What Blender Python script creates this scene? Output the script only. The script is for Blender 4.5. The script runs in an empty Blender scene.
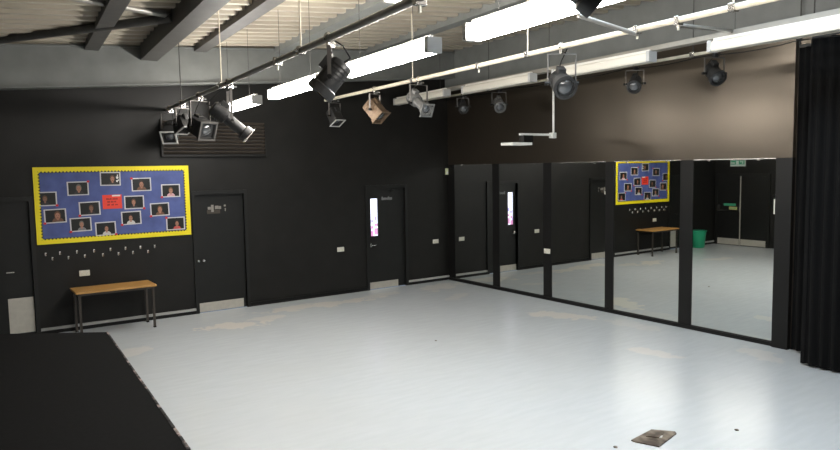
import bpy, bmesh, math, random
from mathutils import Vector, Matrix
random.seed(7)
C = bpy.context.scene.collection
PI = math.pi
SK = 0.0824                      # the roof steel runs about 4.7 degrees off the walls
DA = -math.atan(SK)              # its heading as a z rotation

# ------------------------------------------------------------------ materials
def mat(name, col, rough=0.5, metal=0.0, spec=0.5, var=0.0, scale=8.0, bump=0.0, emit=None, es=0.0, coat=0.0):
    m = bpy.data.materials.new(name); m.use_nodes = True
    nt = m.node_tree; b = nt.nodes['Principled BSDF']
    b.inputs['Base Color'].default_value = (*col, 1)
    b.inputs['Roughness'].default_value = rough
    b.inputs['Metallic'].default_value = metal
    b.inputs['Specular IOR Level'].default_value = spec
    b.inputs['Coat Weight'].default_value = coat
    if var > 0 or bump > 0:
        tc = nt.nodes.new('ShaderNodeTexCoord')
        n = nt.nodes.new('ShaderNodeTexNoise'); n.inputs['Scale'].default_value = scale
        n.inputs['Detail'].default_value = 5
        nt.links.new(tc.outputs['Object'], n.inputs['Vector'])
        if var > 0:
            r = nt.nodes.new('ShaderNodeValToRGB')
            r.color_ramp.elements[0].position = .3; r.color_ramp.elements[1].position = .7
            r.color_ramp.elements[0].color = (*[c*(1-var) for c in col], 1)
            r.color_ramp.elements[1].color = (*[min(1, c*(1+var)) for c in col], 1)
            nt.links.new(n.outputs['Fac'], r.inputs['Fac'])
            nt.links.new(r.outputs['Color'], b.inputs['Base Color'])
        if bump > 0:
            bp = nt.nodes.new('ShaderNodeBump'); bp.inputs['Strength'].default_value = bump
            bp.inputs['Distance'].default_value = .01
            nt.links.new(n.outputs['Fac'], bp.inputs['Height'])
            nt.links.new(bp.outputs['Normal'], b.inputs['Normal'])
    if emit:
        b.inputs['Emission Color'].default_value = (*emit, 1)
        b.inputs['Emission Strength'].default_value = es
    return m

M = {}
M['wall_black'] = mat('black wall paint', (.0115, .0110, .0099), .48, spec=.30, var=.18, scale=3, bump=.12)
M['wall_brown'] = mat('dark brown wall paint', (.017, .0135, .010), .29, spec=.66, var=.10, scale=4, bump=.10)
M['wall_brown'].node_tree.nodes['Principled BSDF'].inputs['Specular Tint'].default_value = (1, .86, .70, 1)
M['wall_brown'].node_tree.nodes['Principled BSDF'].inputs['IOR'].default_value = 1.7
M['black_gloss'] = mat('black trim paint', (.0085, .0083, .008), .45, spec=.25)
M['black_matt'] = mat('matt black', (.010, .010, .010), .75, spec=.25)
M['door_black'] = mat('black door paint', (.010, .0102, .0095), .42, spec=.4, var=.1, scale=5)
M['steel_grey'] = mat('grey painted steel', (.18, .188, .18), .45, spec=.4, var=.10, scale=4)
M['steel_dark'] = mat('dark grey painted steel', (.070, .068, .064), .5, spec=.3, var=.15, scale=6)
M['deck'] = mat('off white roof sheet', (.40, .36, .29), .5, spec=.3, var=.06, scale=2)
M['pipe_grey'] = mat('dull steel tube', (.30, .285, .26), .38, metal=.5, var=.1, scale=12)
M['pipe_cream'] = mat('cream painted tube', (.66, .60, .48), .45, spec=.4, var=.1, scale=10)
M['trunking'] = mat('pale trunking', (.34, .315, .27), .5, var=.05, scale=10)
M['fit_white'] = mat('white enamel housing', (.78, .76, .70), .4)
M['fit_grey'] = mat('grey end cap plastic', (.42, .42, .41), .5)
M['diff_off'] = mat('unlit opal diffuser', (.66, .63, .55), .35)
M['diff_on'] = mat('lit opal diffuser', (.9, .9, .9), .4, emit=(1.0, .955, .895), es=46.0)
M['diff_worn'] = mat('lit opal diffuser with an ageing tube', (.9, .9, .9), .4, emit=(1.0, .955, .895), es=38.0)
M['rooflight'] = mat('daylit rooflight sheet', (.8, .85, .9), .4, emit=(.72, .86, 1.0), es=9.0)
M['lantern'] = mat('black lantern enamel', (.030, .030, .030), .42, metal=.2, var=.2, scale=20)
M['lantern_brown'] = mat('bronze lantern enamel', (.20, .135, .085), .45, metal=.4, var=.2, scale=20)
M['lantern_grey'] = mat('grey lantern enamel', (.17, .17, .165), .42, metal=.4, var=.2, scale=20)
M['yoke'] = mat('worn yoke steel', (.16, .15, .14), .42, metal=.6)
M['chrome'] = mat('bright steel', (.62, .60, .57), .25, metal=1.0)
M['lens'] = mat('lens glass', (.16, .165, .17), .08, metal=.7)
M['gel_white'] = mat('pale gel frame', (.62, .62, .60), .45)
M['steel_plate'] = mat('brushed kick plate', (.56, .53, .47), .42, metal=.35, var=.06, scale=14)
M['wood'] = mat('honey laminate table top', (.50, .265, .075), .4, var=.10, scale=5)
M['table_leg'] = mat('dark brown table steel', (.060, .050, .042), .4, metal=.3)
M['yellow'] = mat('yellow card border', (.88, .74, .012), .5)
M['blue'] = mat('blue backing paper', (.075, .105, .30), .6, var=.18, scale=5)
M['red'] = mat('red card', (.82, .055, .03), .5)
M['dark_red'] = mat('dark ink', (.17, .008, .008), .6)
M['photo_white'] = mat('photo paper', (.62, .61, .63), .5)
M['photo_dark'] = mat('dark photo background', (.010, .011, .010), .35)
M['pin'] = mat('red pin', (.62, .02, .03), .4)
M['cream_plastic'] = mat('cream plastic', (.74, .72, .62), .4)
M['white_plastic'] = mat('white plastic', (.80, .79, .76), .4)
M['sensor'] = mat('sensor plastic', (.80, .84, .55), .4)
M['green_bin'] = mat('green bin plastic', (.015, .30, .15), .4)
M['green_sign'] = mat('green sign', (.06, .36, .20), .5)
M['sign_white'] = mat('pale sign', (.62, .72, .66), .5)
M['yellow_sign'] = mat('faded yellow sign', (.62, .58, .22), .5)
M['boom_white'] = mat('white powder coat', (.78, .77, .73), .4)
M['skirt'] = mat('grey skirting top', (.40, .40, .385), .4, var=.08, scale=5)
M['curtain'] = mat('black drape cloth', (.007, .007, .007), .95, spec=.1)
M['platform'] = mat('black platform cloth', (.006, .006, .006), .9, spec=.12, var=.2, scale=30)
M['mirror'] = mat('mirror silver', (.80, .82, .79), .012, metal=1.0)
M['vent'] = mat('dark louvre paint', (.055, .044, .034), .45, var=.15, scale=10)
M['letter'] = mat('dull metal lettering', (.30, .28, .25), .4, metal=.3)
M['letter_grey'] = mat('grey lettering', (.20, .20, .20), .5)
M['glass_lit'] = mat('lit corridor behind glass', (.6, .6, .7), .2, emit=(.80, .84, 1.0), es=1.5)
M['glass_pink'] = mat('pink poster behind glass', (.5, .25, .4), .3, emit=(.62, .25, .50), es=.9)
M['glass_violet'] = mat('violet poster behind glass', (.4, .35, .6), .3, emit=(.42, .36, .80), es=.9)
M['glass_bar'] = mat('dim bar behind glass', (.2, .2, .25), .4)
SHIRT = {'white': (.6, .58, .55), 'red': (.60, .09, .08), 'pink': (.62, .35, .38), 'dark': (.03, .028, .03), 'grey': (.22, .22, .23), 'brown': (.16, .08, .05)}
for k, v in SHIRT.items(): M['shirt_'+k] = mat(k+' clothing in photo', v, .5)
M['skin'] = mat('printed skin', (.42, .20, .13), .5)
M['skin_dark'] = mat('printed shaded skin', (.24, .12, .08), .5)
M['hair_dark'] = mat('printed dark hair', (.035, .02, .014), .5)
M['hair_brown'] = mat('printed brown hair', (.12, .06, .03), .5)
M['hair_grey'] = mat('printed grey hair', (.16, .14, .12), .5)

def noise_mix(name, c1, c2, scale, lo, hi, rough, metal=0):
    m = bpy.data.materials.new(name); m.use_nodes = True; nt = m.node_tree; b = nt.nodes['Principled BSDF']
    tc = nt.nodes.new('ShaderNodeTexCoord'); n = nt.nodes.new('ShaderNodeTexNoise'); r = nt.nodes.new('ShaderNodeValToRGB')
    n.inputs['Scale'].default_value = scale; n.inputs['Detail'].default_value = 6
    r.color_ramp.elements[0].position = lo; r.color_ramp.elements[1].position = hi
    r.color_ramp.elements[0].color = (*c1, 1); r.color_ramp.elements[1].color = (*c2, 1)
    nt.links.new(tc.outputs['Object'], n.inputs['Vector']); nt.links.new(n.outputs['Fac'], r.inputs['Fac'])
    nt.links.new(r.outputs['Color'], b.inputs['Base Color'])
    b.inputs['Roughness'].default_value = rough; b.inputs['Metallic'].default_value = metal
    return m
M['rust_plate'] = noise_mix('worn brown plate', (.060, .043, .030), (.25, .21, .165), 9, .42, .68, .5, .2)
M['chipped'] = noise_mix('chipped edge paint', (.012, .010, .010), (.42, .33, .30), 7, .52, .62, .7)

def floor_material():
    m = bpy.data.materials.new('pale blue grey sheet floor'); m.use_nodes = True
    nt = m.node_tree; N = nt.nodes; L = nt.links; b = N['Principled BSDF']
    tc = N.new('ShaderNodeTexCoord')
    def mth(op, a, c=None, clamp=False):
        n = N.new('ShaderNodeMath'); n.operation = op; n.use_clamp = clamp
        for i, v in enumerate((a, c)):
            if v is None: continue
            if isinstance(v, (int, float)): n.inputs[i].default_value = v
            else: L.new(v, n.inputs[i])
        return n.outputs[0]
    def noise(sc, stretch=(1, 1, 1), detail=6):
        mp = N.new('ShaderNodeMapping'); mp.inputs['Scale'].default_value = stretch
        L.new(tc.outputs['Object'], mp.inputs['Vector'])
        n = N.new('ShaderNodeTexNoise'); n.inputs['Scale'].default_value = sc; n.inputs['Detail'].default_value = detail
        L.new(mp.outputs['Vector'], n.inputs['Vector']); return n.outputs['Fac']
    def mix(fac, a, bb):
        n = N.new('ShaderNodeMix'); n.data_type = 'RGBA'
        if isinstance(fac, (int, float)): n.inputs[0].default_value = fac
        else: L.new(fac, n.inputs[0])
        for k, v in ((6, a), (7, bb)):
            if isinstance(v, tuple): n.inputs[k].default_value = (*v, 1)
            else: L.new(v, n.inputs[k])
        return n.outputs[2]
    streak = noise(5, (.55, 3.0, 1)); fine = noise(26, (.6, 1.6, 1)); big = noise(.45, detail=3)
    col = mix(mth('MULTIPLY', mth('SUBTRACT', streak, .3), 2.2, True), (.515, .550, .572), (.555, .59, .612))
    col = mix(mth('MULTIPLY', mth('SUBTRACT', fine, .58), 3.0, True), col, (.58, .59, .585))
    col = mix(mth('MULTIPLY', mth('SUBTRACT', big, .45), 1.6, True), col, (.52, .535, .53))
    edge = noise(3.2, (1, 1, 1), 7); edge2 = noise(11, (1, 1, 1), 5)
    sep = N.new('ShaderNodeSeparateXYZ'); L.new(tc.outputs['Object'], sep.inputs[0])
    # worn patches where the sheet has lifted: centre, half sizes, turn, strength
    for cx, cy, rx, ry, a, s in STAINS:
        dx = mth('SUBTRACT', sep.outputs[0], cx); dy = mth('SUBTRACT', sep.outputs[1], cy)
        c_, s_ = math.cos(a), math.sin(a)
        u = mth('ADD', mth('MULTIPLY', dx, c_/rx), mth('MULTIPLY', dy, s_/rx))
        v = mth('ADD', mth('MULTIPLY', dx, -s_/ry), mth('MULTIPLY', dy, c_/ry))
        r = mth('SQRT', mth('ADD', mth('MULTIPLY', u, u), mth('MULTIPLY', v, v)))
        r = mth('ADD', r, mth('MULTIPLY', mth('SUBTRACT', edge, .5), 2.6))
        r = mth('ADD', r, mth('MULTIPLY', mth('SUBTRACT', edge2, .5), 1.0))
        k = mth('MULTIPLY', mth('MULTIPLY', mth('SUBTRACT', 1.0, r), 5.0, True), s)
        col = mix(k, col, (.70, .67, .605))
    L.new(col, b.inputs['Base Color'])
    rr = mth('ADD', mth('MULTIPLY', streak, .06), .205)
    L.new(rr, b.inputs['Roughness'])
    b.inputs['Specular IOR Level'].default_value = .36
    bp = N.new('ShaderNodeBump'); bp.inputs['Strength'].default_value = .05; bp.inputs['Distance'].default_value = .004
    L.new(noise(7, (.6, 1.5, 1), 3), bp.inputs['Height']); L.new(bp.outputs['Normal'], b.inputs['Normal'])
    return m
STAINS = [(-5.12, -1.28, .55, .26, -.25, .9), (-4.55, -1.10, .34, .20, .1, .6), (-3.35, -.70, 1.15, .22, -.05, .8), (-2.2, -.62, .6, .18, .2, .45),
          (-.75, -.62, .55, .3, .3, .6), (-1.0, -1.6, .4, .16, .5, .35), (-.78, -3.95, .24, .52, .45, .8), (-1.50, -6.08, .16, .34, .3, .5), (-.50, -7.0, .18, .4, -.3, .4),
          (-.42, -5.0, .2, .5, 0, .25), (-6.9, -1.9, .5, .2, .2, .5)]

# ------------------------------------------------------------------ mesh helpers
def bm_new(): return bmesh.new()
def add_box(bm, lo, hi, mx=None, bev=0.0):
    r = bmesh.ops.create_cube(bm, size=1.0)
    vs = r['verts']
    c = [(a+b)/2 for a, b in zip(lo, hi)]; s = [abs(b-a) for a, b in zip(lo, hi)]
    for v in vs:
        v.co = Vector((v.co.x*s[0]+c[0], v.co.y*s[1]+c[1], v.co.z*s[2]+c[2]))
    if bev > 0:
        es = list({e for v in vs for e in v.link_edges})
        g = bmesh.ops.bevel(bm, geom=es, offset=bev, segments=2, affect='EDGES', profile=.5)
        vs = list({v for f in g['faces'] for v in f.verts} | {v for v in vs if v.is_valid})
    if mx is not None:
        for v in vs: v.co = mx @ v.co
    return vs
def add_tube(bm, p0, p1, r, n=12, r2=None, cap=True):
    p0 = Vector(p0); p1 = Vector(p1); d = p1-p0
    if d.length < 1e-6: return []
    res = bmesh.ops.create_cone(bm, cap_ends=cap, segments=n, radius1=r, radius2=r if r2 is None else r2, depth=d.length)
    q = d.to_track_quat('Z', 'Y').to_matrix().to_4x4(); q.translation = (p0+p1)/2
    for v in res['verts']: v.co = q @ v.co
    return res['verts']
def add_path(bm, pts, r, n=8):
    for a, b in zip(pts, pts[1:]): add_tube(bm, a, b, r, n)
    for p in pts[1:-1]:
        s = bmesh.ops.create_uvsphere(bm, u_segments=n, v_segments=6, radius=r)
        for v in s['verts']: v.co += Vector(p)
def add_lathe(bm, prof, mx, n=24, square=False):
    rings = []
    for y, r in prof:
        ring = []
        for i in range(n):
            a = 2*PI*(i+.5)/n
            k = r
            if square:                                     # rounded square section
                k = r/max(abs(math.cos(a)), abs(math.sin(a)))**.8
            ring.append(bm.verts.new(mx @ Vector((k*math.cos(a), y, k*math.sin(a)))))
        rings.append(ring)
    for a, b in zip(rings, rings[1:]):
        for i in range(n):
            j = (i+1) % n
            bm.faces.new((a[i], b[i], b[j], a[j]))
    for ring, fl in ((rings[0], 0), (rings[-1], 1)):
        bm.faces.new(ring if not fl else list(reversed(ring)))
def add_prism(bm, poly, z0, z1, mx=None):
    a = [bm.verts.new((x, y, z0)) for x, y in poly]; b = [bm.verts.new((x, y, z1)) for x, y in poly]
    bm.faces.new(list(reversed(a))); bm.faces.new(b)
    for i in range(len(poly)):
        j = (i+1) % len(poly); bm.faces.new((a[i], a[j], b[j], b[i]))
    if mx is not None:
        for v in a+b: v.co = mx @ v.co
def obj(name, bm, m, parent=None, loc=None, smooth=False):
    bmesh.ops.recalc_face_normals(bm, faces=bm.faces)
    me = bpy.data.meshes.new(name); bm.to_mesh(me); bm.free()
    me.materials.append(M[m] if isinstance(m, str) else m)
    o = bpy.data.objects.new(name, me); C.objects.link(o)
    if parent: o.parent = parent
    if loc: o.location = loc
    if smooth:
        me.polygons.foreach_set('use_smooth', [True]*len(me.polygons))
        try: me.set_sharp_from_angle(angle=math.radians(40))
        except Exception: pass
    return o
def box(name, lo, hi, m, parent=None, bev=0.0):
    bm = bm_new(); add_box(bm, lo, hi, None, bev); return obj(name, bm, m, parent)
def tag(o, label, cat, group=None, kind=None):
    o['label'] = label
    if cat: o['category'] = cat
    if group: o['group'] = group
    if kind: o['kind'] = kind
    return o
def thing(name, label, cat, loc=(0, 0, 0), rz=0, group=None, kind=None):
    o = bpy.data.objects.new(name, None); C.objects.link(o); o.empty_display_size = .1
    o.location = loc; o.rotation_euler = (0, 0, rz)
    return tag(o, label, cat, group, kind)
def struct(o, label, cat): return tag(o, label, cat, None, 'structure')

# roof geometry: u is constant along the roof steel
def U(x, y): return x - SK*(y+.35)
def zdeck(u): return 4.715 + .068*u          # underside of the roof sheeting
PD = .085                                   # purlin depth
def zt(u): return zdeck(u) - PD             # underside of the purlins

XL, YF = -9.87, -13.4
# ------------------------------------------------------------------ the setting
struct(box('floor', (XL, YF, -.1), (0, 0, 0), floor_material()), 'pale blue grey sheet floor with worn cream patches', 'floor')

def wall_with_holes(x0, x1, z0, z1, holes, y0, y1):
    bm = bm_new(); x = x0
    for a, b, h in sorted(holes):
        add_box(bm, (x, y0, z0), (a, y1, z1)); add_box(bm, (a, y0, h), (b, y1, z1)); x = b
    add_box(bm, (x, y0, z0), (x1, y1, z1)); return bm
D1 = (-5.355, -4.41); D2 = (-2.035, -1.065); D3 = (-8.38, -7.64)
fr = .055
struct(obj('wall_back', wall_with_holes(XL-.15, .15, 0, 5.3, [(D1[0]+fr, D1[1]-fr, 2.0), (D2[0]+fr, D2[1]-fr, 2.0), (D3[0]+fr, D3[1]-fr, 2.0)], 0, .16), 'wall_black'),
       'black painted back wall holding the noticeboard and doors', 'wall')
bm = bm_new(); add_box(bm, (0, YF, 0), (.15, 0, 5.3)); struct(obj('wall_right', bm, 'wall_brown'), 'dark brown wall above and behind the mirrors', 'wall')
struct(box('wall_left', (XL-.15, YF, 0), (XL, 0, 5.3), 'wall_black'), 'black wall facing the mirrors with a double exit door', 'wall')
struct(box('wall_front', (XL-.15, YF-.15, 0), (.15, YF, 5.3), 'wall_black'), 'black wall at the seating end of the room', 'wall')

# corrugated roof deck, ribs across the purlins
def deck_lines():
    pitch = .30; prof = [(0, 0), (.09, 0), (.12, .10), (.27, .10)]
    s = YF-1.2
    while s < 1.2:
        for ds, dz in prof: yield s+ds, dz
        s += pitch
bm = bm_new(); prev = None
RL = (-4.05, -3.05, -6.6, -10.0)     # rooflight u0,u1 and y range, cut out of the deck
for s, dz in deck_lines():
    row = []
    for x in (XL-.1, RL[0], RL[1], .1):
        y = s - SK*(x+5)
        row.append((bm.verts.new((x, y, zdeck(U(x, y))+dz)), s))
    if prev:
        for i in range(3):
            if i == 1 and prev[1][1] > RL[3] and row[1][1] < RL[2]: continue
            bm.faces.new((prev[i][0], prev[i+1][0], row[i+1][0], row[i][0]))
    prev = row
struct(obj('ceiling', bm, 'deck'), 'off white corrugated metal roof sheeting above grey purlins', 'ceiling')
bm = bm_new(); vs = []
for x, s in ((RL[0], RL[3]-.2), (RL[1], RL[3]-.2), (RL[1], RL[2]+.02), (RL[0], RL[2]+.02)):
    y = s - SK*(x+5); vs.append((x, y, zdeck(U(x, y))+.055))
a = [bm.verts.new(v) for v in vs]; b = [bm.verts.new((v[0], v[1], v[2]+.03)) for v in vs]
bm.faces.new(a); bm.faces.new(list(reversed(b)))
for i in range(4): bm.faces.new((a[i], a[(i+1) % 4], b[(i+1) % 4], b[i]))
struct(obj('window_1', bm, 'rooflight'), 'bluish daylit rooflight panel in the roof sheeting', 'rooflight')

# rafter along the back wall, following the roof slope
bm = bm_new()
def slab_x(bm, x0, x1, y0, y1, zb, zt_):
    vs = [bm.verts.new((x, y, f(x))) for x in (x0, x1) for y in (y0, y1) for f in (zb, zt_)]
    idx = [(0, 1, 3, 2), (4, 6, 7, 5), (0, 4, 5, 1), (2, 3, 7, 6), (0, 2, 6, 4), (1, 5, 7, 3)]
    for f in idx: bm.faces.new([vs[i] for i in f])
slab_x(bm, XL, -.07, -.33, -.27, lambda x: 4.198+.078*x, lambda x: 4.70+.068*x)
slab_x(bm, XL, -.07, -.37, -.12, lambda x: 4.198+.078*x-.022, lambda x: 4.198+.078*x)
slab_x(bm, XL, -.07, -.37, -.12, lambda x: 4.70+.068*x-.022, lambda x: 4.70+.068*x)
raft = struct(obj('roof_rafter', bm, 'steel_grey'), 'deep grey steel rafter running along the top of the back wall', 'beam')

def roof_member(name, u0, u1, z0, z1, y0, y1, m, label):
    """box along the roof steel; z0/z1 constant along it"""
    bm = bm_new(); vs = []
    for y in (y0, y1):
        for u, z in ((u0, z0), (u1, z0), (u1, z1), (u0, z1)):
            vs.append(bm.verts.new((u+SK*(y+.35), y, z)))
    for f in ((0, 1, 2, 3), (7, 6, 5, 4), (0, 4, 5, 1), (1, 5, 6, 2), (2, 6, 7, 3), (3, 7, 4, 0)): bm.faces.new([vs[i] for i in f])
    return struct(obj(name, bm, m), label, 'beam')
for u, lab in ((-8.3, 'dark grey purlin nearest the exit door wall'), (-6.79, 'dark grey purlin left of the deep main beam'), (-5.20, 'grey purlin right of the deep main beam'),
               (-3.84, 'pale grey purlin above the nearest lighting bar'), (-2.05, 'grey purlin between the lit fittings and the cream bar')):
    z = zt(u); roof_member('roof_purlin', u-.10, u+.09, z, z+PD+.05, -13.2, .0, 'steel_dark' if u < -4 else 'steel_grey', lab)
roof_member('roof_beam', -6.12, -5.88, 4.08, zdeck(-6)+.03, -13.2, -.33, 'steel_dark', 'deep dark grey main beam where the diagonal braces meet')
struct(box('trim_7', (-.06, -13.3, 4.02), (0, -.0, 4.80), 'steel_grey'), 'tall grey painted band along the top of the mirror wall', 'trim')
def eaves(y): return -1.06 + .085*(y+.35)
bm = bm_new(); vs = []
for y in (-.12, -13.3):
    for o_, z in ((-.02, 3.745), (.12, 3.745), (.12, 3.80), (-.02, 3.80)): vs.append(bm.verts.new((eaves(y)+o_, y, z)))
for f in ((0, 1, 2, 3), (7, 6, 5, 4), (0, 4, 5, 1), (1, 5, 6, 2), (2, 6, 7, 3), (3, 7, 4, 0)): bm.faces.new([vs[i] for i in f])
tr = tag(obj('cable_trunking', bm, 'trunking'), 'long pale cable trunking above the row of unlit fittings', 'trunking', None, 'structure')
for y in (-1.2, -4.2, -7.2, -10.2):
    bm = bm_new(); x = eaves(y)+.05; add_tube(bm, (x, y, 3.80), (x, y, zdeck(U(x, y))), .004, 8); obj('hanger', bm, 'steel_dark', tr)
# diagonal roof braces meeting on the main beam
def brace(p0, p1, r, m, lab):
    bm = bm_new(); add_tube(bm, p0, p1, r, 14); struct(obj('roof_brace', bm, m, smooth=True), lab, 'brace')
brace((-8.25, -.30, 4.15), (-6.32, -2.85, 4.22), .055, 'steel_dark', 'dark diagonal roof brace rising from the back wall to the main beam')
brace((-9.0, -3.80, 4.22), (-6.32, -2.80, 4.26), .042, 'pipe_grey', 'shiny grey diagonal roof brace crossing towards the exit door wall')

# baseboards: black board with a grey top edge
def baseboard_back(x0, x1):
    bm = bm_new(); add_box(bm, (x0, -.022, 0), (x1, 0, .055)); o = obj('baseboard_back', bm, 'black_gloss')
    struct(o, 'black skirting board with a grey upper strip on the back wall', 'baseboard')
    box('upper_strip', (x0, -.028, .055), (x1, 0, .095), 'skirt', o)
for x0, x1 in ((XL, D3[0]), (D3[1], D1[0]), (D1[1], D2[0]), (D2[1], 0)): 
    if x0 == D1[1]:
        bm = bm_new(); add_box(bm, (x0, -.02, 0), (x1, 0, .07)); struct(obj('baseboard_back', bm, 'black_gloss'), 'plain black skirting between the two doors', 'baseboard')
    else: baseboard_back(x0, x1)
bm = bm_new(); add_box(bm, (-.045, -6.96, 0), (0, -.0, .05)); add_box(bm, (-.03, -6.96, .05), (0, 0, .062))
struct(obj('baseboard_right', bm, 'black_gloss'), 'low black ledge under the mirrors', 'baseboard')

# mirrors and the black posts between them
MIR = [(-.229, -1.417), (-1.610, -2.777), (-2.975, -4.152), (-4.320, -5.501), (-5.709, -6.870)]
MZ = (.062, 2.4225)
MLAB = ['mirror panel nearest the back wall corner', 'mirror panel showing the reflected door with the lit slot window', 'mirror panel showing the reflected plain door',
        'mirror panel showing the reflected blue noticeboard and table', 'mirror panel at the curtain end showing the reflected double exit door']
for i, (a, b) in enumerate(MIR):
    t = thing('wall_mirror', MLAB[i], 'mirror', (0, (a+b)/2, MZ[0]), 0, 'dance mirrors on the right wall')
    h = MZ[1]-MZ[0]; w = (a-b)/2
    box('glass', (-.014, -w, 0), (-.002, w, h), 'mirror', t)
    if i in (2, 3, 4): box('top_channel', (-.020, -w, h-.006), (-.001, w, h+.008), 'chrome', t)
    for s in (-.6, .6): box('clip', (-.021, s*w-.015, h-.02), (-.014, s*w+.015, h+.008), 'chrome', t)
    if i in (2, 4): box('clip', (-.021, -w-.004, h*.78), (-.012, -w+.016, h*.80), 'cream_plastic', t)
    if i == 4: box('clip', (-.021, -w-.004, h*.70), (-.012, -w+.016, h*.80), 'cream_plastic', t)
edges = [(-.002, -.229)] + [(MIR[i][1], MIR[i+1][0]) for i in range(4)]
for i, (a, b) in enumerate(edges):
    struct(box('trim_%d' % (i+1), (-.024, b+.002, .062), (0, a-.002, 2.4225), 'black_gloss'), 'black painted upright strip between mirror panels', 'trim')
bm = bm_new(); add_box(bm, (-.075, -7.10, 0), (0, -6.90, 2.43)); add_box(bm, (-.03, -6.90, .062), (0, -6.875, 2.43))
struct(obj('trim_6', bm, 'black_gloss'), 'black lower half of the pilaster at the end of the mirror row', 'trim')
struct(box('trim_8', (-.075, -7.10, 2.43), (0, -6.90, 3.9), 'wall_brown'), 'brown upper half of the pilaster above the last mirror', 'trim')

# doors
def door(n, x0, x1, label):
    d = thing('door_%d' % n, label, 'door', ((x0+x1)/2, 0, 0), 0, None, 'structure')
    w = (x1-x0)/2; bm = bm_new()
    add_box(bm, (-w, -.03, 0), (-w+fr, .10, 2.05)); add_box(bm, (w-fr, -.03, 0), (w, .10, 2.05)); add_box(bm, (-w+fr, -.03, 1.985), (w-fr, .10, 2.05))
    obj('door_frame', bm, 'door_black', d)
    return d, w
d, w = door(1, *D1, 'plain black door with metal lettering and two round knobs')
box('door_leaf', (-w+fr, .03, .005), (w-fr, .075, 1.985), 'door_black', d)
box('kick_plate', (-w+fr+.01, .022, .01), (w-fr-.05, .03, .16), 'steel_plate', d, .002)
cx = (D1[0]+D1[1])/2
for x in (-5.286, -5.198):
    bm = bm_new(); add_lathe(bm, [(-.01, .012), (-.045, .012), (-.05, .024), (-.07, .028), (-.085, .018)], Matrix.Translation((x-cx, .03, .886)), 14)
    obj('door_knob', bm, 'chrome', d, smooth=True)
bm = bm_new()                                         # raised lettering, too worn to read
for x, z, a, b in ((-5.075, 1.755, .05, .045), (-5.02, 1.75, .042, .12), (-4.955, 1.765, .06, .055), (-4.89, 1.76, .04, .05), (-4.80, 1.79, .03, .03), (-4.785, 1.72, .014, .05)):
    add_box(bm, (x-cx, .022, z-b/2), (x-cx+a, .031, z+b/2))
obj('lettering', bm, 'letter', d)
box('sign_backing', (-5.09-cx, .026, 1.66), (-4.87-cx, .030, 1.725), 'vent', d)

d, w = door(2, *D2, 'black door with a tall lit slot window')
cx = (D2[0]+D2[1])/2
g0, g1, gz0, gz1 = -1.897-cx, -1.731-cx, 1.054, 1.787
bm = bm_new()
add_box(bm, (-w+fr, .03, .005), (g0, .075, 1.985)); add_box(bm, (g1, .03, .005), (w-fr, .075, 1.985))
add_box(bm, (g0, .03, .005), (g1, .075, gz0)); add_box(bm, (g0, .03, gz1), (g1, .075, 1.985))
obj('door_leaf', bm, 'door_black', d)
v = box('vision_panel', (g0, .060, gz0), (g1, .066, gz1), 'glass_lit', d); v['label'] = 'tall slot window lit white from the corridor behind'
bm = bm_new()
for x, z, a, b in ((.0, 0, .07, .10), (.09, .02, .07, .13), (.02, .14, .05, .06), (.10, .19, .06, .05)): add_box(bm, (g0+x, .052, gz0+z), (g0+x+a, .060, gz0+z+b))
obj('poster_glimpse', bm, 'glass_pink', v)
bm = bm_new()
for x, z, a, b in ((.02, .26, .06, .06), (.10, .30, .05, .09), (.0, .10, .03, .05)): add_box(bm, (g0+x, .053, gz0+z), (g0+x+a, .060, gz0+z+b))
obj('poster_patch', bm, 'glass_violet', v)
box('kick_plate', (-w+fr+.01, .022, .01), (w-fr-.17, .03, .14), 'steel_plate', d, .002)
bm = bm_new(); add_tube(bm, (-1.905-cx, .03, .878), (-1.905-cx, -.02, .878), .011); add_tube(bm, (-1.915-cx, -.02, .878), (-1.83-cx, -.02, .878), .011)
add_box(bm, (-1.925-cx, .022, .84), (-1.885-cx, .031, .915)); obj('door_handle', bm, 'chrome', d)
bm = bm_new(); x = -1.64
for a, b, dz in ((.03, .07, .01), (.035, .045, 0), (.03, .045, 0), (.035, .04, 0), (.02, .045, 0), (.03, .065, .01), (.035, .05, 0), (.03, .045, 0)):
    add_box(bm, (x-cx, .024, 1.775+dz-b/2), (x-cx+a*.85, .031, 1.775+dz+b/2)); x += a
obj('lettering', bm, 'letter_grey', d)
bm = bm_new(); add_box(bm, (.12, -.01, 1.90), (.26, .03, 1.945)); add_tube(bm, (.25, -.005, 1.95), (.02, -.02, 1.96), .008, 8); obj('door_closer', bm, 'door_black', d)

d, w = door(3, *D3, 'black door left of the noticeboard with a short kick plate')
box('door_leaf', (-w+fr, .03, .005), (w-fr, .075, 1.985), 'door_black', d)
box('kick_plate', (-.02, .022, .06), (w-fr-.01, .03, .58), 'steel_plate', d, .002)
cx = (D3[0]+D3[1])/2
bm = bm_new(); add_tube(bm, (-8.02-cx, .03, .97), (-8.02-cx, -.02, .97), .011); add_tube(bm, (-8.03-cx, -.02, .97), (-7.93-cx, -.02, .97), .011); obj('door_handle', bm, 'chrome', d)

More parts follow.
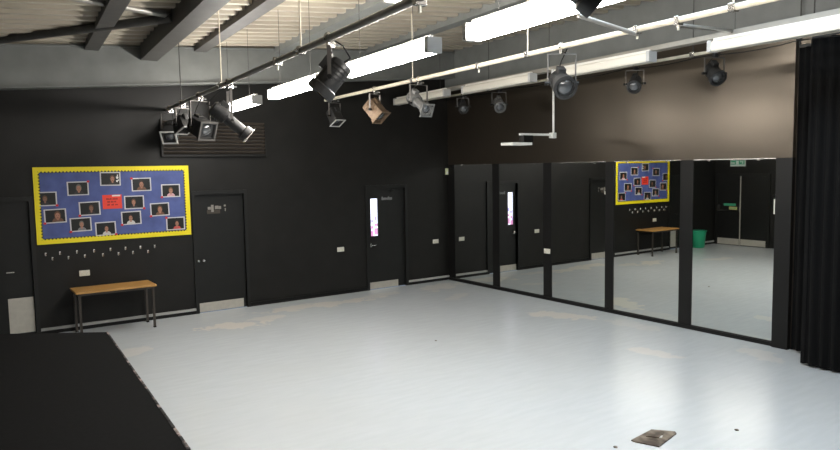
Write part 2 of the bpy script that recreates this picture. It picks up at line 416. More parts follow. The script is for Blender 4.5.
# double exit door on the wall facing the mirrors
d = thing('door_4', 'black double exit door with a push bar and kick plates', 'door', (XL, -.80, 0), 0, None, 'structure')
bm = bm_new(); add_box(bm, (0, -.84, 0), (.05, -.77, 2.05)); add_box(bm, (0, .70, 0), (.05, .77, 2.05)); add_box(bm, (0, -.77, 1.985), (.05, .70, 2.05)); obj('door_frame', bm, 'door_black', d)
for a, b in ((-.765, -.005), (.005, .695)):
    l = box('door_leaf', (.001, a, .01), (.035, b, 1.98), 'door_black', d)
    box('kick_plate', (.035, a+.02, .02), (.042, b-.02, .19), 'steel_plate', l)
box('meeting_strip', (.036, -.012, .01), (.048, .012, 1.98), 'steel_plate', d)
bm = bm_new(); add_box(bm, (.036, .02, .985), (.09, .66, 1.015)); add_box(bm, (.036, .60, .985), (.10, .66, 1.15)); add_box(bm, (.036, .01, .97), (.10, .05, 1.12)); obj('push_bar', bm, 'chrome', d)
box('green_notice', (.036, .14, 1.13), (.042, .50, 1.20), 'green_sign', d)
box('yellow_notice', (.10, .06, 1.03), (.104, .30, 1.11), 'yellow_sign', d)
bm = bm_new()
for i in range(5): add_box(bm, (.104, .09+.04*i, 1.055), (.105, .115+.04*i, 1.085))
obj('lettering', bm, 'green_sign', d)
# exit sign over it
t = thing('exit_sign', 'green and white running man exit sign above the double exit door', 'sign', (XL, -.69, 2.345))
box('panel', (0, -.22, -.085), (.03, .22, .085), 'sign_white', t, .004)
box('green_field', (.03, -.20, -.035), (.033, .20, .075), 'green_sign', t)
bm = bm_new()                                        # pictogram: figure, doorway and arrow
add_box(bm, (.033, -.03, -.03), (.036, .05, .07)); add_box(bm, (.033, .085, -.01), (.036, .17, .03)); add_box(bm, (.033, -.16, -.02), (.036, -.13, .06)); add_box(bm, (.033, -.11, .03), (.036, -.075, .065))
add_prism(bm, [(0, 0), (.05, .035), (.05, -.035)], .033, .036, Matrix(((0, 0, 1, 0), (1, 0, 0, .16), (0, 1, 0, .01), (0, 0, 0, 1))))
obj('pictogram', bm, 'sign_white', t)

# ------------------------------------------------------------------ back wall fittings
# louvred vent
t = thing('wall_vent', 'long dark louvred vent high on the back wall', 'vent', (-4.91, 0, 2.62))
bm = bm_new(); w = .89; h = .60
add_box(bm, (-w, -.05, 0), (-w+.03, 0, h)); add_box(bm, (w-.03, -.05, 0), (w, 0, h)); add_box(bm, (-w+.03, -.05, 0), (w-.03, 0, .025)); add_box(bm, (-w+.03, -.05, h-.025), (w-.03, 0, h))
obj('frame', bm, 'wall_black', t)
box('backing', (-w+.03, -.008, .025), (w-.03, 0, h-.025), 'black_matt', t)
bm = bm_new()
for i in range(9):
    z = .045+i*.061
    add_box(bm, (-w+.03, -.026, -.004), (w-.03, .026, .004), Matrix.Translation((0, -.026, z+.02)) @ Matrix.Rotation(-.75, 4, 'X'))
obj('louvre_slats', bm, 'vent', t)

# noticeboard
BX0, BX1, BZ0, BZ1 = -7.62, -5.383, 1.340, 2.475
t = thing('noticeboard', 'blue noticeboard with a scalloped yellow border on the black wall', 'noticeboard', ((BX0+BX1)/2, 0, BZ0))
w = (BX1-BX0)/2; h = BZ1-BZ0
box('backing_board', (-w, -.016, 0), (w, 0, h), 'blue', t)
bm = bm_new(); bw = .062
add_box(bm, (-w, -.022, h-bw), (w, -.016, h)); add_box(bm, (-w, -.022, 0), (w, -.016, bw)); add_box(bm, (-w, -.022, bw), (-w+bw, -.016, h-bw)); add_box(bm, (w-bw, -.022, bw), (w, -.016, h-bw))
nx = 44; ny = 22; MXZ = Matrix(((1, 0, 0, 0), (0, 0, 1, 0), (0, 1, 0, 0), (0, 0, 0, 1)))
sx = (2*w-2*bw)/nx; sz = (h-2*bw)/ny
for i in range(nx):
    c = -w+bw+sx*(i+.5)
    add_prism(bm, [(c-sx*.36, h-bw), (c+sx*.36, h-bw), (c+sx*.2, h-bw-.016), (c-sx*.2, h-bw-.016)], -.022, -.017, MXZ)
    add_prism(bm, [(c-sx*.36, bw), (c+sx*.36, bw), (c+sx*.2, bw+.016), (c-sx*.2, bw+.016)], -.022, -.017, MXZ)
for i in range(ny):
    c = bw+sz*(i+.5)
    add_prism(bm, [(-w+bw, c-sz*.36), (-w+bw, c+sz*.36), (-w+bw+.016, c+sz*.2), (-w+bw+.016, c-sz*.2)], -.022, -.017, MXZ)
    add_prism(bm, [(w-bw, c-sz*.36), (w-bw, c+sz*.36), (w-bw-.016, c+sz*.2), (w-bw-.016, c-sz*.2)], -.022, -.017, MXZ)
obj('scalloped_border', bm, 'yellow', t)
bm = bm_new()
for a, b in (((-w+bw, h-bw-.022), (w-bw, h-bw)), ((-w+bw, bw), (w-bw, bw+.022)), ((-w+bw, bw), (-w+bw+.022, h-bw)), ((w-bw-.022, bw), (w-bw, h-bw))):
    add_box(bm, (a[0], -.0168, a[1]), (b[0], -.016, b[1]))
obj('border_dark_line', bm, M['photo_dark'], t)  # thin blackish line behind the scalloped teeth, part of the border pattern

# portrait photographs
PH = [  # x, z, turn, shirt, hair, face offset, face size, label, pins
 (-7.035, 2.151, .01, 'dark', 'hair_grey', .01, 1.1, 'portrait print of a grey haired sitter near the top left of the noticeboard', ('tr',)),
 (-6.577, 2.284, -.01, 'dark', 'hair_brown', .03, 1.0, 'highest portrait print on the noticeboard with white shine on one edge', ()),
 (-6.126, 2.186, .01, 'brown', 'hair_dark', .0, 1.15, 'portrait print with a broad face right of the highest print', ('tl',)),
 (-5.679, 2.073, .0, 'pink', 'hair_brown', .0, 1.0, 'portrait print in pink clothing nearest the upper right corner of the noticeboard', ('bl',)),
 (-7.472, 2.010, .0, 'dark', 'hair_brown', -.01, .9, 'portrait print at the left end of the noticeboard, upper one', ('br',)),
 (-6.889, 1.842, .02, 'dark', 'hair_brown', .02, .9, 'portrait print just left of the red card', ('bl',)),
 (-7.36, 1.753, .02, 'brown', 'hair_brown', .03, 1.25, 'portrait print with a large face in the lower left of the noticeboard', ('bl',)),
 (-7.024, 1.606, .02, 'grey', 'hair_grey', .01, .95, 'portrait print between the lower left print and the lowest one', ('bl',)),
 (-6.680, 1.522, .02, 'white', 'hair_dark', .01, .95, 'lowest portrait print, with white shoulders, below the red card', ('br',)),
 (-6.246, 1.909, .0, 'dark', 'hair_brown', -.01, .95, 'portrait print just right of the red card', ('br',)),
 (-6.301, 1.666, .02, 'white', 'hair_dark', -.01, 1.0, 'portrait print in a white top, right of the lowest print', ('bl',)),
 (-5.863, 1.778, .02, 'brown', 'hair_brown', .0, 1.1, 'portrait print with a long warm face in the right half of the noticeboard', ('bl',)),
 (-5.626, 1.537, .0, 'red', 'hair_dark', .02, .95, 'portrait print in a red top in the lower right corner of the noticeboard', ('tl',))]
def ellipse(bm, cx, cz, rx, rz, y0, y1, n=20, half=False):
    pts = []
    for i in range(n):
        a = (PI*i/(n-1)) if half else 2*PI*i/n
        pts.append((cx+rx*math.cos(a), cz+rz*math.sin(a)))
    add_prism(bm, pts, y1, y0, MXZ)
for x, z, rot, shirt, hair, fo, fs, lab, pins in PH:
    t = thing('portrait_print', lab, 'photo', (x, -.0168, z), 0, 'portrait prints on the noticeboard'); t.rotation_euler = (0, -rot, 0)
    ww, hh = .148, .105
    box('white_border', (-ww, -.0022, -hh), (ww, 0, hh), 'photo_white', t)
    box('picture', (-ww+.018, -.0030, -hh+.016), (ww-.018, -.0022, hh-.016), 'photo_dark', t)
    bm = bm_new(); ellipse(bm, fo, -hh+.017, .062*fs, .052*fs, -.0044, -.0030, 20, True); obj('shoulders', bm, 'shirt_'+shirt, t)
    bm = bm_new(); ellipse(bm, fo, .008, .036*fs, .050*fs, -.0044, -.0030); obj('hair', bm, hair, t)
    bm = bm_new(); ellipse(bm, fo, -.004, .026*fs, .040*fs, -.0056, -.0044); add_box(bm, (fo-.012*fs, -.0056, -.062), (fo+.012*fs, -.0044, -.03))
    obj('face', bm, 'skin' if fs >= .95 else 'skin_dark', t)
    k = .026*fs
    for sx_ in (-1, 1): bm = bm_new(); ellipse(bm, fo+sx_*k*.42, .004, k*.2, k*.13, -.0062, -.0056, 10); obj('eye', bm, 'hair_dark', t)
    bm = bm_new(); ellipse(bm, fo, -.024, k*.34, k*.1, -.0062, -.0056, 10); obj('mouth', bm, 'hair_dark', t)
    for p in pins:
        px = ww*(1 if 'r' in p else -1); pz = hh*(1 if 't' in p else -1)
        bm = bm_new(); ellipse(bm, px*.97, pz*.95, .020, .018, -.008, -.0022, 10); obj('pin', bm, 'pin', t)
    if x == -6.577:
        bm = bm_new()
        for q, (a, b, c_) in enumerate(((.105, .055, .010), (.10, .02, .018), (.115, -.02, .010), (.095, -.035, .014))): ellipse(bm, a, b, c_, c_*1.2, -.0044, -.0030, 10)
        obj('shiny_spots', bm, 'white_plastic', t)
    if abs(x+6.126) < .001: box('tape', (-.118, -.0044, .088), (-.04, -.003, .103), 'white_plastic', t)
# red card with three lines of dark print
t = thing('red_card', 'red title card with dark print in the middle of the noticeboard', 'card', (-6.566, -.0168, 1.931))
box('card', (-.139, -.0022, -.108), (.139, 0, .108), 'red', t)
bm = bm_new()
for z, segs in ((.045, ((-.085, -.01), (.005, .085))), (.0, ((-.07, -.03), (-.02, .02), (.03, .06))), (-.045, ((-.075, -.03), (-.015, .03), (.04, .08)))):
    for a, b in segs:
        x = a
        while x < b-.008:
            add_box(bm, (x, -.003, z-.012), (x+.009, -.0022, z+.012-random.choice((0, 0, .006)))); x += .013
obj('lettering', bm, 'dark_red', t)
box('tape', (.0, -.0035, .082), (.12, -.0022, .104), 'white_plastic', t)

# coat pegs in two staggered rows
HK = [(-7.515, 1.192), (-7.429, 1.119), (-7.326, 1.195), (-7.215, 1.116), (-7.097, 1.193), (-6.993, 1.12), (-6.86, 1.19), (-6.739, 1.118), (-6.626, 1.191), (-6.514, 1.113), (-6.407, 1.191), (-6.3, 1.116), (-6.185, 1.188), (-6.073, 1.112), (-5.967, 1.186)]
ORD = ['first', 'second', 'third', 'fourth', 'fifth', 'sixth', 'seventh', 'eighth']
for i, (x, z) in enumerate(HK):
    row = 'upper' if i % 2 == 0 else 'lower'
    t = thing('coat_peg', '%s white coat peg from the left in the %s row under the noticeboard' % (ORD[i//2], row), 'peg', (x, 0, z), 0, 'coat pegs under the noticeboard')
    box('back_plate', (-.011, -.006, -.024), (.011, 0, .024), 'white_plastic', t, .002)
    bm = bm_new(); add_path(bm, [(0, -.004, -.008), (0, -.035, -.014), (0, -.05, .012)], .007, 8); obj('hook', bm, 'chrome', t)

def socket(x, z, label, double=True):
    t = thing('wall_socket', label, 'socket', (x, 0, z), 0, 'white sockets and switches')
    w = .073 if double else .043
    box('face_plate', (-w, -.012, -.043), (w, 0, .043), 'cream_plastic', t, .003)
    for s in ((-1, 1) if double else (0,)):
        box('switch', (s*.036-.006, -.016, .008), (s*.036+.006, -.012, .028), 'white_plastic', t)
        bm = bm_new()
        for a, b in ((0, .004), (-.011, -.02), (.011, -.02)): add_box(bm, (s*.036+a-.003, -.0125, b-.006), (s*.036+a+.003, -.0115, b+.004))
        obj('pin_holes', bm, 'fit_grey', t)
    return t
socket(-7.011, .861, 'cream double socket on the back wall above the narrow table')
socket(-2.597, .857, 'cream double socket between the plain door and the slot window door')
socket(-.36, .84, 'cream double socket between the slot window door and the mirror corner')
t = socket(0, 0, 'cream double socket on the black strip between two mirrors'); t.location = (-.024, -2.876, .87); t.rotation_euler = (0, 0, PI/2); t.rotation_euler.z = -PI/2
# sensor in the corner
t = thing('alarm_sensor', 'small cream sensor box high in the corner by the mirrors', 'sensor', (-.05, 0, 2.285))
box('housing', (-.035, -.035, -.065), (.035, 0, .065), 'sensor', t, .006)
box('window', (-.022, -.037, -.045), (.022, -.035, -.005), 'white_plastic', t)

# ------------------------------------------------------------------ table
t = thing('narrow_table', 'narrow honey wood table on dark steel legs against the back wall', 'table', (-6.70, -.35, 0))
TZ = .668
box('table_top', (-.535, -.275, TZ-.028), (.585, .27, TZ), 'wood', t, .004)
bm = bm_new()
for a, b in (((-.50, -.235, TZ-.065), (.56, -.205, TZ-.028)), ((-.50, .205, TZ-.065), (.56, .235, TZ-.028)), ((-.50, -.205, TZ-.065), (-.47, .205, TZ-.028)), ((.53, -.205, TZ-.065), (.56, .205, TZ-.028))): add_box(bm, a, b)
obj('under_frame', bm, 'table_leg', t)
for sx_ in (-1, 1):
    for sy in (-1, 1):
        l = bm_new(); lx = .03+sx_*.51; add_box(l, (lx-.016, sy*.22-.016, .012), (lx+.016, sy*.22+.016, TZ-.065)); lo = obj('leg', l, 'table_leg', t)
        box('foot_cap', (lx-.019, sy*.22-.019, 0), (lx+.019, sy*.22+.019, .02), 'black_gloss', lo)

# green bin in the far corner
t = thing('waste_bin', 'green plastic bin near the corner beside the door with the short kick plate', 'bin', (-8.66, -.26, 0))
bm = bm_new()
pr = [(0, .15), (.015, .165), (.46, .205), (.47, .205), (.47, .19), (.03, .15)]
add_lathe(bm, pr, Matrix.Rotation(PI/2, 4, 'X'), 28); obj('body', bm, 'green_bin', t, smooth=True)
bm = bm_new(); add_lathe(bm, [(.46, .20), (.46, .222), (.485, .222), (.485, .20)], Matrix.Rotation(PI/2, 4, 'X'), 28); obj('rim', bm, 'green_bin', t, smooth=True)

# ------------------------------------------------------------------ black staging block near the camera
t = thing('staging_block', 'large matt black staging block filling the near corner', 'platform', (-8.0, -6.5, 0))
poly = [(-7.531+8, -4.559+6.5), (-7.711+8, -7.765+6.5), (-7.86+8, -10.6+6.5), (-9.4+8, -10.6+6.5), (-9.4+8, -3.27+6.5)]
bm = bm_new(); add_prism(bm, poly, .86, .90); obj('top', bm, 'platform', t)
bm = bm_new(); c = Vector((sum(p[0] for p in poly)/5, sum(p[1] for p in poly)/5))
add_prism(bm, [tuple(c+(Vector(p)-c)*.985) for p in poly], 0, .86); obj('skirt', bm, 'curtain', t)
bm = bm_new(); a = Vector(poly[0]); b = Vector(poly[1]); n_ = 26; top = []
for i in range(n_):
    f0, f1 = i/n_, (i+.9)/n_
    wob = .006+.010*random.random()*(f0**1.5)
    p = a.lerp(b, f0); q = a.lerp(b, f1)
    add_prism(bm, [(p.x-wob, p.y), (p.x+.006, p.y), (q.x+.006, q.y), (q.x-wob, q.y)], .87, .903)
e = obj('edge_strip', bm, 'chipped', t); e['label'] = 'chipped pale edge of the black top'

# floor plate and crumbs
t = thing('floor_plate', 'worn brown metal plate lying on the pale floor', 'plate', (-3.74, -7.82, 0))
poly = [(-.235, .085), (.10, .125), (.225, -.03), (.20, -.06), (-.16, -.14), (-.235, .04)]
bm = bm_new(); add_prism(bm, poly, 0, .012); obj('plate', bm, 'rust_plate', t)
bm = bm_new(); add_prism(bm, [(-.08, .05), (.04, .08), (.10, .0), (-.02, -.04)], .012, .02); obj('raised_flap', bm, 'rust_plate', t)
bm = bm_new(); add_prism(bm, [(-.02, -.03), (.04, -.01), (.05, -.03), (.0, -.05)], .012, .016); obj('pale_scrap', bm, 'gel_white', t)
for x, y, r, lab in ((-4.19, -7.74, .016, 'small dark crumb on the floor left of the brown plate'), (-3.04, -8.15, .016, 'small brown crumb on the bright patch of floor right of the plate'), (-3.28, -3.95, .014, 'tiny dark speck lying far out on the open floor')):
    bm = bm_new(); s = bmesh.ops.create_icosphere(bm, subdivisions=2, radius=r)
    for v in s['verts']: v.co = Vector((v.co.x*(1+.4*random.random()), v.co.y*(1+.4*random.random()), max(-.3*r, v.co.z*.5)+.3*r))
    tag(obj('crumb', bm, 'rust_plate', None, (x, y, 0)), lab, 'crumb')

# ------------------------------------------------------------------ black curtain past the mirrors
bm = bm_new()
path = []
P = [Vector((-.10, -7.16)), Vector((-.10, -7.34)), Vector((-.40, -7.48)), Vector((-.62, -7.56)), Vector((-.66, -9.9))]
for a, b in zip(P, P[1:]):
    k = max(2, int((b-a).length/.012))
    for i in range(k): path.append(a.lerp(b, i/k))
path.append(P[-1]); rows = []; acc = 0; nz = 14
nrm = []
for i, p in enumerate(path):
    q = (path[min(i+1, len(path)-1)]-path[max(i-1, 0)]).normalized(); nrm.append(Vector((-q.y, q.x)))
for j in range(nz+1):
    z = .03+3.72*j/nz; row = []
    for i, p in enumerate(path):
        fold = .030*math.sin(i*.62+.3*math.sin(j*.35))*(1.15-.3*j/nz)
        w_ = p + nrm[i]*fold; row.append(bm.verts.new((w_.x, w_.y, z)))
    rows.append(row)
for a, b in zip(rows, rows[1:]):
    for i in range(len(path)-1): bm.faces.new((a[i], a[i+1], b[i+1], b[i]))
t = thing('stage_curtain', 'black pleated stage curtain hanging past the last mirror', 'curtain', (0, 0, 0))
co = obj('drape', bm, 'curtain', t, smooth=True)
bm = bm_new(); add_path(bm, [(p.x, p.y, 3.77) for p in (P[0], P[1], P[3], P[4])], .018, 10); obj('track', bm, 'steel_dark', t)
bm = bm_new()
for p in (P[0], P[3], P[4]): add_tube(bm, (p.x, p.y, 3.77), (p.x, p.y, 4.75), .008, 8)
obj('hanger', bm, 'steel_dark', t)

# ------------------------------------------------------------------ fluorescent fittings
def fitting(x, y0, y1, z, lit, label, group):
    yc = (y0+y1)/2; L_ = abs(y1-y0)/2
    t = thing('fluorescent_fitting', label, 'light fitting', (x, yc, z), DA*.9, group)
    box('housing', (-.016, -L_+.04, .117), (.016, L_-.04, .145), 'fit_white', t, .004)
    bm = bm_new()
    add_prism(bm, [(-.020, .118), (-.050, .112), (-.066, .090), (-.068, .025), (-.055, .0), (.055, .0), (.068, .025), (.066, .090), (.050, .112), (.020, .118)], -L_+.05, L_-.05, Matrix(((1, 0, 0, 0), (0, 0, 1, 0), (0, 1, 0, 0), (0, 0, 0, 1))))
    obj('diffuser', bm, lit or 'diff_off', t)
    for s in (-1, 1): box('end_cap', (-.070, s*L_-.05 if s > 0 else -L_, -.003), (.070, s*L_ if s > 0 else -L_+.05, .122), 'fit_grey', t, .004)
    for s in (-.6, .6):
        ys = yc+s*L_; xs = x+SK*s*L_
        top = zdeck(U(xs, ys)) if lit else 3.745
        bm = bm_new(); add_tube(bm, (0, s*L_, .145), (0, s*L_, top-z), .003, 8); obj('drop_rod', bm, 'steel_dark', t)
    return t
fitting(-4.49, -4.70, -6.40, 4.25, 'diff_worn', 'lit tube fitting close under the roof sheeting above the steel bar', 'lit fluorescent fittings')
def rx(y): return -5.03+.08*(y+2)
R1 = [(-.45, -2.25, 'lit tube fitting nearest the back wall, behind the lanterns by the vent'), (-2.90, -4.6, 'lit tube fitting partly behind the big hooded lantern'),
      (-5.22, -6.92, 'brightest lit tube fitting over the middle of the floor'), (-7.42, -9.15, 'lit tube fitting crossed by a dark lantern at the top of the room')]
for y0, y1, lab in R1: fitting(rx((y0+y1)/2), y0, y1, 3.3, 'diff_worn' if y0 > -1 else 'diff_on', lab, 'lit fluorescent fittings')
fitting(rx(-10.6), -9.75, -11.45, 3.3, 'diff_worn', 'lit tube fitting beyond the frame over the seating', 'lit fluorescent fittings')
R2 = [(-.10, -1.93, 'unlit white fitting nearest the back wall, behind the grey lantern'), (-2.35, -4.12, 'unlit white fitting above the lantern with the bright lens'),
      (-4.50, -6.22, 'unlit white fitting behind the lantern over the drop pole'), (-6.95, -8.7, 'unlit white fitting nearest the curtain')]
for y0, y1, lab in R2: fitting(-1.36+.045*((y0+y1)/2), y0, y1, 3.6, None, lab, 'unlit fluorescent fittings')

# ------------------------------------------------------------------ lighting bars
def p1(y): return (-5.685+.084*y, y, 3.37)
def p2(y): return (-3.02+.063*(y+.4), y, 3.6)
def p4(y): return (-.655+.052*y, y, 3.72)
def bar(f, y0, y1, r, m, label, name='lighting_bar'):
    t = thing(name, label, 'lighting bar', f(y0)); o = Vector(f(y0)); e = Vector(f(y1))-o
    bm = bm_new(); add_tube(bm, (0, 0, 0), e, r, 16); obj('tube', bm, m, t, smooth=True)
    return t
b1 = bar(p1, -.04, -12.5, .026, 'pipe_grey', 'dull steel lighting bar nearest the noticeboard, carrying the big lanterns')
b2 = bar(p2, -.36, -12.5, .026, 'pipe_cream', 'long cream lighting bar crossing the middle of the room')
b4 = bar(p4, -.04, -9.4, .02, 'pipe_cream', 'thin lighting bar close to the wall above the mirrors')
def rod(p, top, label, r=.007, m='pipe_cream'):
    t = thing('hanger_rod', label, 'rod', p, 0, 'bar hanger rods')
    bm = bm_new(); add_tube(bm, (0, 0, .026), (0, 0, top-p[2]), r, 8); obj('rod', bm, m, t)
    bm = bm_new(); add_box(bm, (-.035, -.03, -.034), (.035, .03, .034), Matrix.Rotation(DA, 4, 'Z'), .006); add_tube(bm, (-.05, 0, 0), (.05, 0, 0), .012, 8); obj('clamp', bm, 'chrome', t)
def roofz(p): return zdeck(U(p[0], p[1]))
for f, y, lab in ((p1, -1.2, 'short hanger rod at the vent end of the steel bar'), (p1, -3.5, 'hanger rod on the steel bar below the grey purlin'), (p1, -6.1, 'hanger rod on the steel bar left of the hooded lantern'),
                  (p2, -3.40, 'hanger rod on the cream bar above the grey lantern'), (p2, -5.85, 'hanger rod on the cream bar under the lit fitting'), (p2, -8.31, 'hanger rod on the cream bar nearest the curtain')):
    p = f(y); rod(p, roofz(p), lab, .007, 'steel_dark' if y == -1.2 else 'pipe_cream')
for y, lab in ((-2.2, 'thin hanger rod on the wall bar behind the unlit fittings'), (-6.30, 'thin hanger rod on the wall bar between two unlit fittings')):
    p = p4(y); rod(p, roofz(p), lab, .006, 'steel_dark')
# spare clamps gripping the bars
def spare(p, label, s=1.0):
    t = thing('pipe_clamp', label, 'clamp', p, DA, 'spare clamps on the bars')
    bm = bm_new(); add_box(bm, (-.04*s, -.022, -.045*s), (.04*s, .022, .03*s), None, .006); obj('jaw', bm, 'chrome', t)
    bm = bm_new(); add_tube(bm, (0, 0, -.04*s), (0, 0, -.085*s), .010, 8); obj('bolt', bm, 'cream_plastic', t)
for f, y, lab in ((p1, -5.5, 'bright spare clamp under the steel bar between two lanterns'), (p1, -8.05, 'bright clamp on the steel bar nearest the rooflight'), (p2, -4.95, 'spare clamp under the cream bar above the drop pole'),
                  (p2, -7.36, 'spare clamp on the cream bar where the first strut meets it'), (p2, -7.80, 'spare clamp on the cream bar where the second strut meets it')):
    spare(f(y), lab)
def strut(p0, p_1, label, up=0):
    t = thing('bracing_strut', label, 'strut', p0); bm = bm_new(); add_tube(bm, (0, 0, 0), Vector(p_1)-Vector(p0), .020, 12)
    if up: add_tube(bm, (0, 0, 0), (0, 0, up), .014, 10)
    obj('tube', bm, 'pipe_grey', t, smooth=True)
q = p2(-7.36); strut((-4.15, -7.28, 3.66), (q[0], q[1], q[2]-.045), 'grey strut reaching from beyond the lit fitting to the cream bar', zdeck(U(-4.15, -7.28))-3.66)
q = p2(-7.80); strut((q[0], q[1], q[2]-.045), (-1.66, -7.2, 3.79), 'grey strut from the cream bar to the pale trunking')
# mains cable sagging along the wall bar
bm = bm_new(); pts = []
for i in range(41):
    y = -.3-8.6*i/40; a = p4(y); pts.append((a[0]+.02, a[1], a[2]-.03-.035*abs(math.sin(i*.55))))
add_path(bm, pts, .006, 6); tag(obj('power_cable', bm, 'black_matt'), 'thin black cable looped along the wall lighting bar', 'cable')

# ------------------------------------------------------------------ stage lanterns
def lantern(kind, p, yaw, tilt, label, body='lantern', drop=.27, k=1.0, frame=None, doors=0, pin=True, wide=.125, lamp=None):
    """hangs from bar point p; yaw is the heading of the lens in degrees from +Y towards -X, tilt is how far it points down"""
    t = thing('stage_lantern', label, 'stage light', p, 0, 'stage lanterns on the bars')
    Rz = Matrix.Rotation(math.radians(yaw), 4, 'Z'); Rp = Matrix.Rotation(DA, 4, 'Z')
    bm = bm_new()                                        # hook clamp around the bar
    for i in range(8):
        a0 = PI*(-.15+i*.165); a1 = PI*(-.15+(i+1)*.165); rr = .036
        add_tube(bm, Rp @ Vector((rr*math.cos(a0), 0, rr*math.sin(a0))), Rp @ Vector((rr*math.cos(a1), 0, rr*math.sin(a1))), .011, 8)
    add_box(bm, (-.02, -.018, -.075), (.045, .018, -.028), Rp, .004)
    obj('hook_clamp', bm, 'chrome' if k >= 1 else 'lantern', t)
    bm = bm_new(); add_tube(bm, Rp @ Vector((.04, 0, -.045)), Rp @ Vector((.085, 0, -.045)), .012, 8); obj('wing_bolt', bm, 'chrome', t)
    w = wide*k; h = drop*k+.075
    bm = bm_new(); th = .007
    for a, b in (((-w, -.014, -.082), (w, .014, -.082+th)), ((-w-th, -.014, -h-.02), (-w, .014, -.082+th)), ((w, -.014, -h-.02), (w+th, .014, -.082+th))): add_box(bm, a, b, Rz)
    obj('yoke', bm, 'yoke', t)
    Mx = Rz @ Matrix.Translation((0, 0, -h)) @ Matrix.Rotation(math.radians(-tilt), 4, 'X')
    S = Matrix.Scale(k, 4); Mk = Mx @ S
    for s in (-1, 1):
        bm = bm_new(); v0 = Mx @ Vector((s*(w-.02), 0, 0)); v1 = Mx @ Vector((s*(w+.035), 0, 0)); add_tube(bm, v0, v1, .017*k, 10); obj('tilt_knob', bm, 'black_gloss', t)
    if kind == 'fresnel':
        prof = [(-.15, .035), (-.15, .07), (-.13, .085), (.06, .09), (.07, .105), (.13, .108), (.135, .085), (.115, .08)]; sq = False; fy = .125; lr = .078
    elif kind == 'pc':
        prof = [(-.14, .05), (-.14, .085), (-.12, .098), (.10, .10), (.11, .112), (.15, .112), (.15, .085), (.13, .08)]; sq = True; fy = .14; lr = .075
    elif kind == 'profile':
        prof = [(-.24, .03), (-.24, .06), (-.22, .08), (-.06, .084), (-.05, .060), (.16, .060), (.17, .082), (.23, .086), (.235, .066), (.22, .06)]; sq = False; fy = .225; lr = .058
    else:                                                # flood
        prof = [(-.10, .05), (-.10, .06), (-.05, .10), (.05, .12), (.09, .125), (.09, .11), (.05, .10)]; sq = True; fy = .06; lr = .095
    bm = bm_new(); add_lathe(bm, prof, Mk, 28, sq); bo = obj('body', bm, body, t, smooth=True)
    bm = bm_new()                                        # cooling fins round the lamp house
    for yy in (-.11, -.08, -.05, -.02):
        if kind == 'profile': yy -= .09
        r_ = .090 if kind != 'pc' else .103
        add_lathe(bm, [(yy, r_-.02), (yy, r_), (yy+.008, r_), (yy+.008, r_-.02)], Mk, 28, sq)
    obj('cooling_fins', bm, body, bo)
    bm = bm_new(); add_box(bm, (-.035, -.12 if kind != 'profile' else -.20, .07), (.035, -.02 if kind != 'profile' else -.10, .125), Mk, .006); obj('lamp_housing', bm, body, bo)
    bm = bm_new(); add_lathe(bm, [(fy-.02, lr*.98), (fy-.006, lr*.86), (fy+.006, lr*.55), (fy+.012, .004)], Mk, 24); obj('lens', bm, 'lens', t, smooth=True)
    if frame:
        s_ = (.115 if kind != 'profile' else .092); y0 = prof[-2][0]+.004
        bm = bm_new()
        for a, b in (((-s_, y0, -s_), (-s_+.022, y0+.008, s_)), ((s_-.022, y0, -s_), (s_, y0+.008, s_)), ((-s_+.022, y0, s_-.022), (s_-.022, y0+.008, s_)), ((-s_+.022, y0, -s_), (s_-.022, y0+.008, -s_+.022))): add_box(bm, a, b, Mk)
        obj('gel_frame', bm, frame, t)
    if doors:
        y0 = prof[-2][0]+.004; s_ = .105
        for q in range(4):
            if not (doors >> q) & 1: continue
            R4 = Matrix.Rotation(q*PI/2, 4, 'Y')
            bm = bm_new(); add_box(bm, (-s_, 0, -.003), (s_, .16, .003), Mk @ R4 @ Matrix.Translation((0, y0, s_)) @ Matrix.Rotation(math.radians(28), 4, 'X'))
            obj('barn_door', bm, body, t)
    bm = bm_new()                                        # tail of the supply lead back up to the bar
    a = Mk @ Vector((0, prof[0][0], 0)); b = Mx @ Vector((0, prof[0][0]-.07, -.02)); c_ = Rp @ Vector((.02, -.06, -.03))
    mid = (b+c_)/2+Vector((0, 0, .03)); add_path(bm, [a, b, mid, c_], .006, 6); obj('lead', bm, 'black_matt', t)
    return t
def on(f, y): return f(y)
lantern('pc', on(p1, -.30), 150, 40, 'dark lantern with a pale frame nearest the vent end of the steel bar', 'lantern', frame='gel_white', k=1.05)
lantern('flood', on(p1, -1.25), 205, 62, 'dark flood lantern pointing down between two lanterns by the vent', 'lantern', frame='fit_grey', k=1.0, drop=.24)
lantern('pc', on(p1, -2.35), 196, 22, 'square fronted lantern with a round lens facing the room beside the vent', 'lantern', drop=.30, k=1.12, frame='yoke')
lantern('profile', on(p1, -3.82), 258, 40, 'slanting lantern in front of the fitting nearest the back wall', 'lantern', drop=.34, k=1.05, frame='chrome')
lantern('fresnel', on(p1, -6.70), 60, 50, 'large hooded lantern hanging between two lit fittings', 'lantern', drop=.22, k=1.05, wide=.125)
lantern('fresnel', on(p1, -9.35), 235, 35, 'dark lantern silhouetted against the lit fitting at the top of the room', 'lantern', drop=.105, k=1.08)
lantern('pc', on(p2, -.75), 190, 60, 'small lantern with a pale square frame at the back end of the cream bar', 'lantern', drop=.24, k=.95, frame='gel_white')
lantern('pc', on(p2, -2.25), 205, 48, 'bronze coloured lantern on the cream bar', 'lantern_brown', drop=.22, k=1.1, frame='lantern_brown')
lantern('profile', on(p2, -3.55), 175, 28, 'grey lantern on the cream bar in front of an unlit fitting', 'lantern_grey', drop=.24, k=1.05, frame='lantern_grey')
lantern('fresnel', on(p2, -6.38), 150, 25, 'round dark lantern on the cream bar above the drop pole', 'lantern', drop=.26, k=1.15)
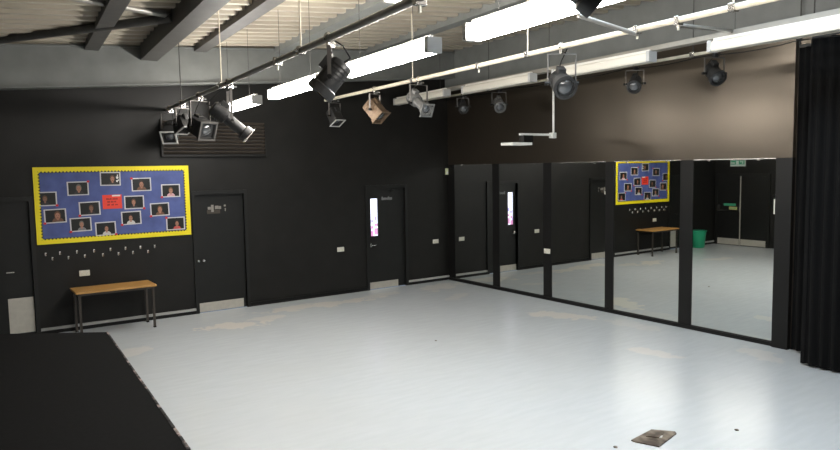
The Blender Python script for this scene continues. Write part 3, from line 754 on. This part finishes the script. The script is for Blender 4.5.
lantern('fresnel', on(p4, -1.42), 150, 40, 'small black lantern on the wall bar nearest the corner', 'lantern', drop=.18, k=.85)
lantern('fresnel', on(p4, -2.48), 150, 30, 'black lantern with a bright lens on the wall bar', 'lantern_grey', drop=.22, k=.95)
lantern('fresnel', on(p4, -5.40), 120, 30, 'black lantern with its shadow on the brown wall above the noticeboard reflection', 'lantern', drop=.20, k=.9)
lantern('fresnel', on(p4, -6.60), 150, 38, 'black lantern on the wall bar nearest the curtain', 'lantern', drop=.20, k=.95)

# ------------------------------------------------------------------ white drop pole with arm and panel
bp = p4(-3.82)
t = thing('drop_pole', 'white drop pole with an L shaped arm and slim panel above the mirrors', 'bracket', bp)
zb = 2.852-3.72
bm = bm_new(); add_tube(bm, (0, 0, 0), (0, 0, zb), .017, 12); obj('pole', bm, 'boom_white', t, smooth=True)
box('elbow', (-.06, -.04, zb-.05), (.03, .04, zb+.035), 'boom_white', t, .006)
box('arm', (-.72, -.02, zb-.015), (-.05, .02, zb+.018), 'boom_white', t, .004)
box('bracket', (-.68, -.05, zb-.16), (-.48, .05, zb-.015), 'black_gloss', t, .006)
box('panel', (-.98, -.13, zb-.165), (-.58, .13, zb-.125), 'boom_white', t, .006)
bm = bm_new(); add_box(bm, (-.035, -.03, -.035), (.035, .03, .035), None, .005); obj('clamp', bm, 'chrome', t)

# ------------------------------------------------------------------ camera, world, colour management
f = 680.2952; cam = bpy.data.cameras.new('camera'); co = bpy.data.objects.new('camera', cam); C.objects.link(co)
cam.sensor_width = 36; cam.sensor_fit = 'HORIZONTAL'; cam.lens = f/840*36; cam.clip_start = .05; cam.clip_end = 100
yaw, pitch, roll = -.6109, -.0850, -.0165
fw = Vector((-math.sin(yaw)*math.cos(pitch), math.cos(yaw)*math.cos(pitch), math.sin(pitch)))
rt = Vector((math.cos(yaw), math.sin(yaw), 0)); up = rt.cross(fw)
c_, s_ = math.cos(roll), math.sin(roll); R = c_*rt+s_*up; Uv = -s_*rt+c_*up
co.matrix_world = Matrix(((R.x, Uv.x, -fw.x, -8.7096), (R.y, Uv.y, -fw.y, -11.3701), (R.z, Uv.z, -fw.z, 2.388), (0, 0, 0, 1)))
sc = bpy.context.scene; sc.camera = co
w_ = bpy.data.worlds.new('world'); sc.world = w_; w_.use_nodes = True
w_.node_tree.nodes['Background'].inputs[0].default_value = (.5, .6, .75, 1); w_.node_tree.nodes['Background'].inputs[1].default_value = .4
vs_ = sc.view_settings; vs_.view_transform = 'Standard'; vs_.look = 'None'; vs_.exposure = 0.52; vs_.gamma = 1.0; vs_.use_curve_mapping = False
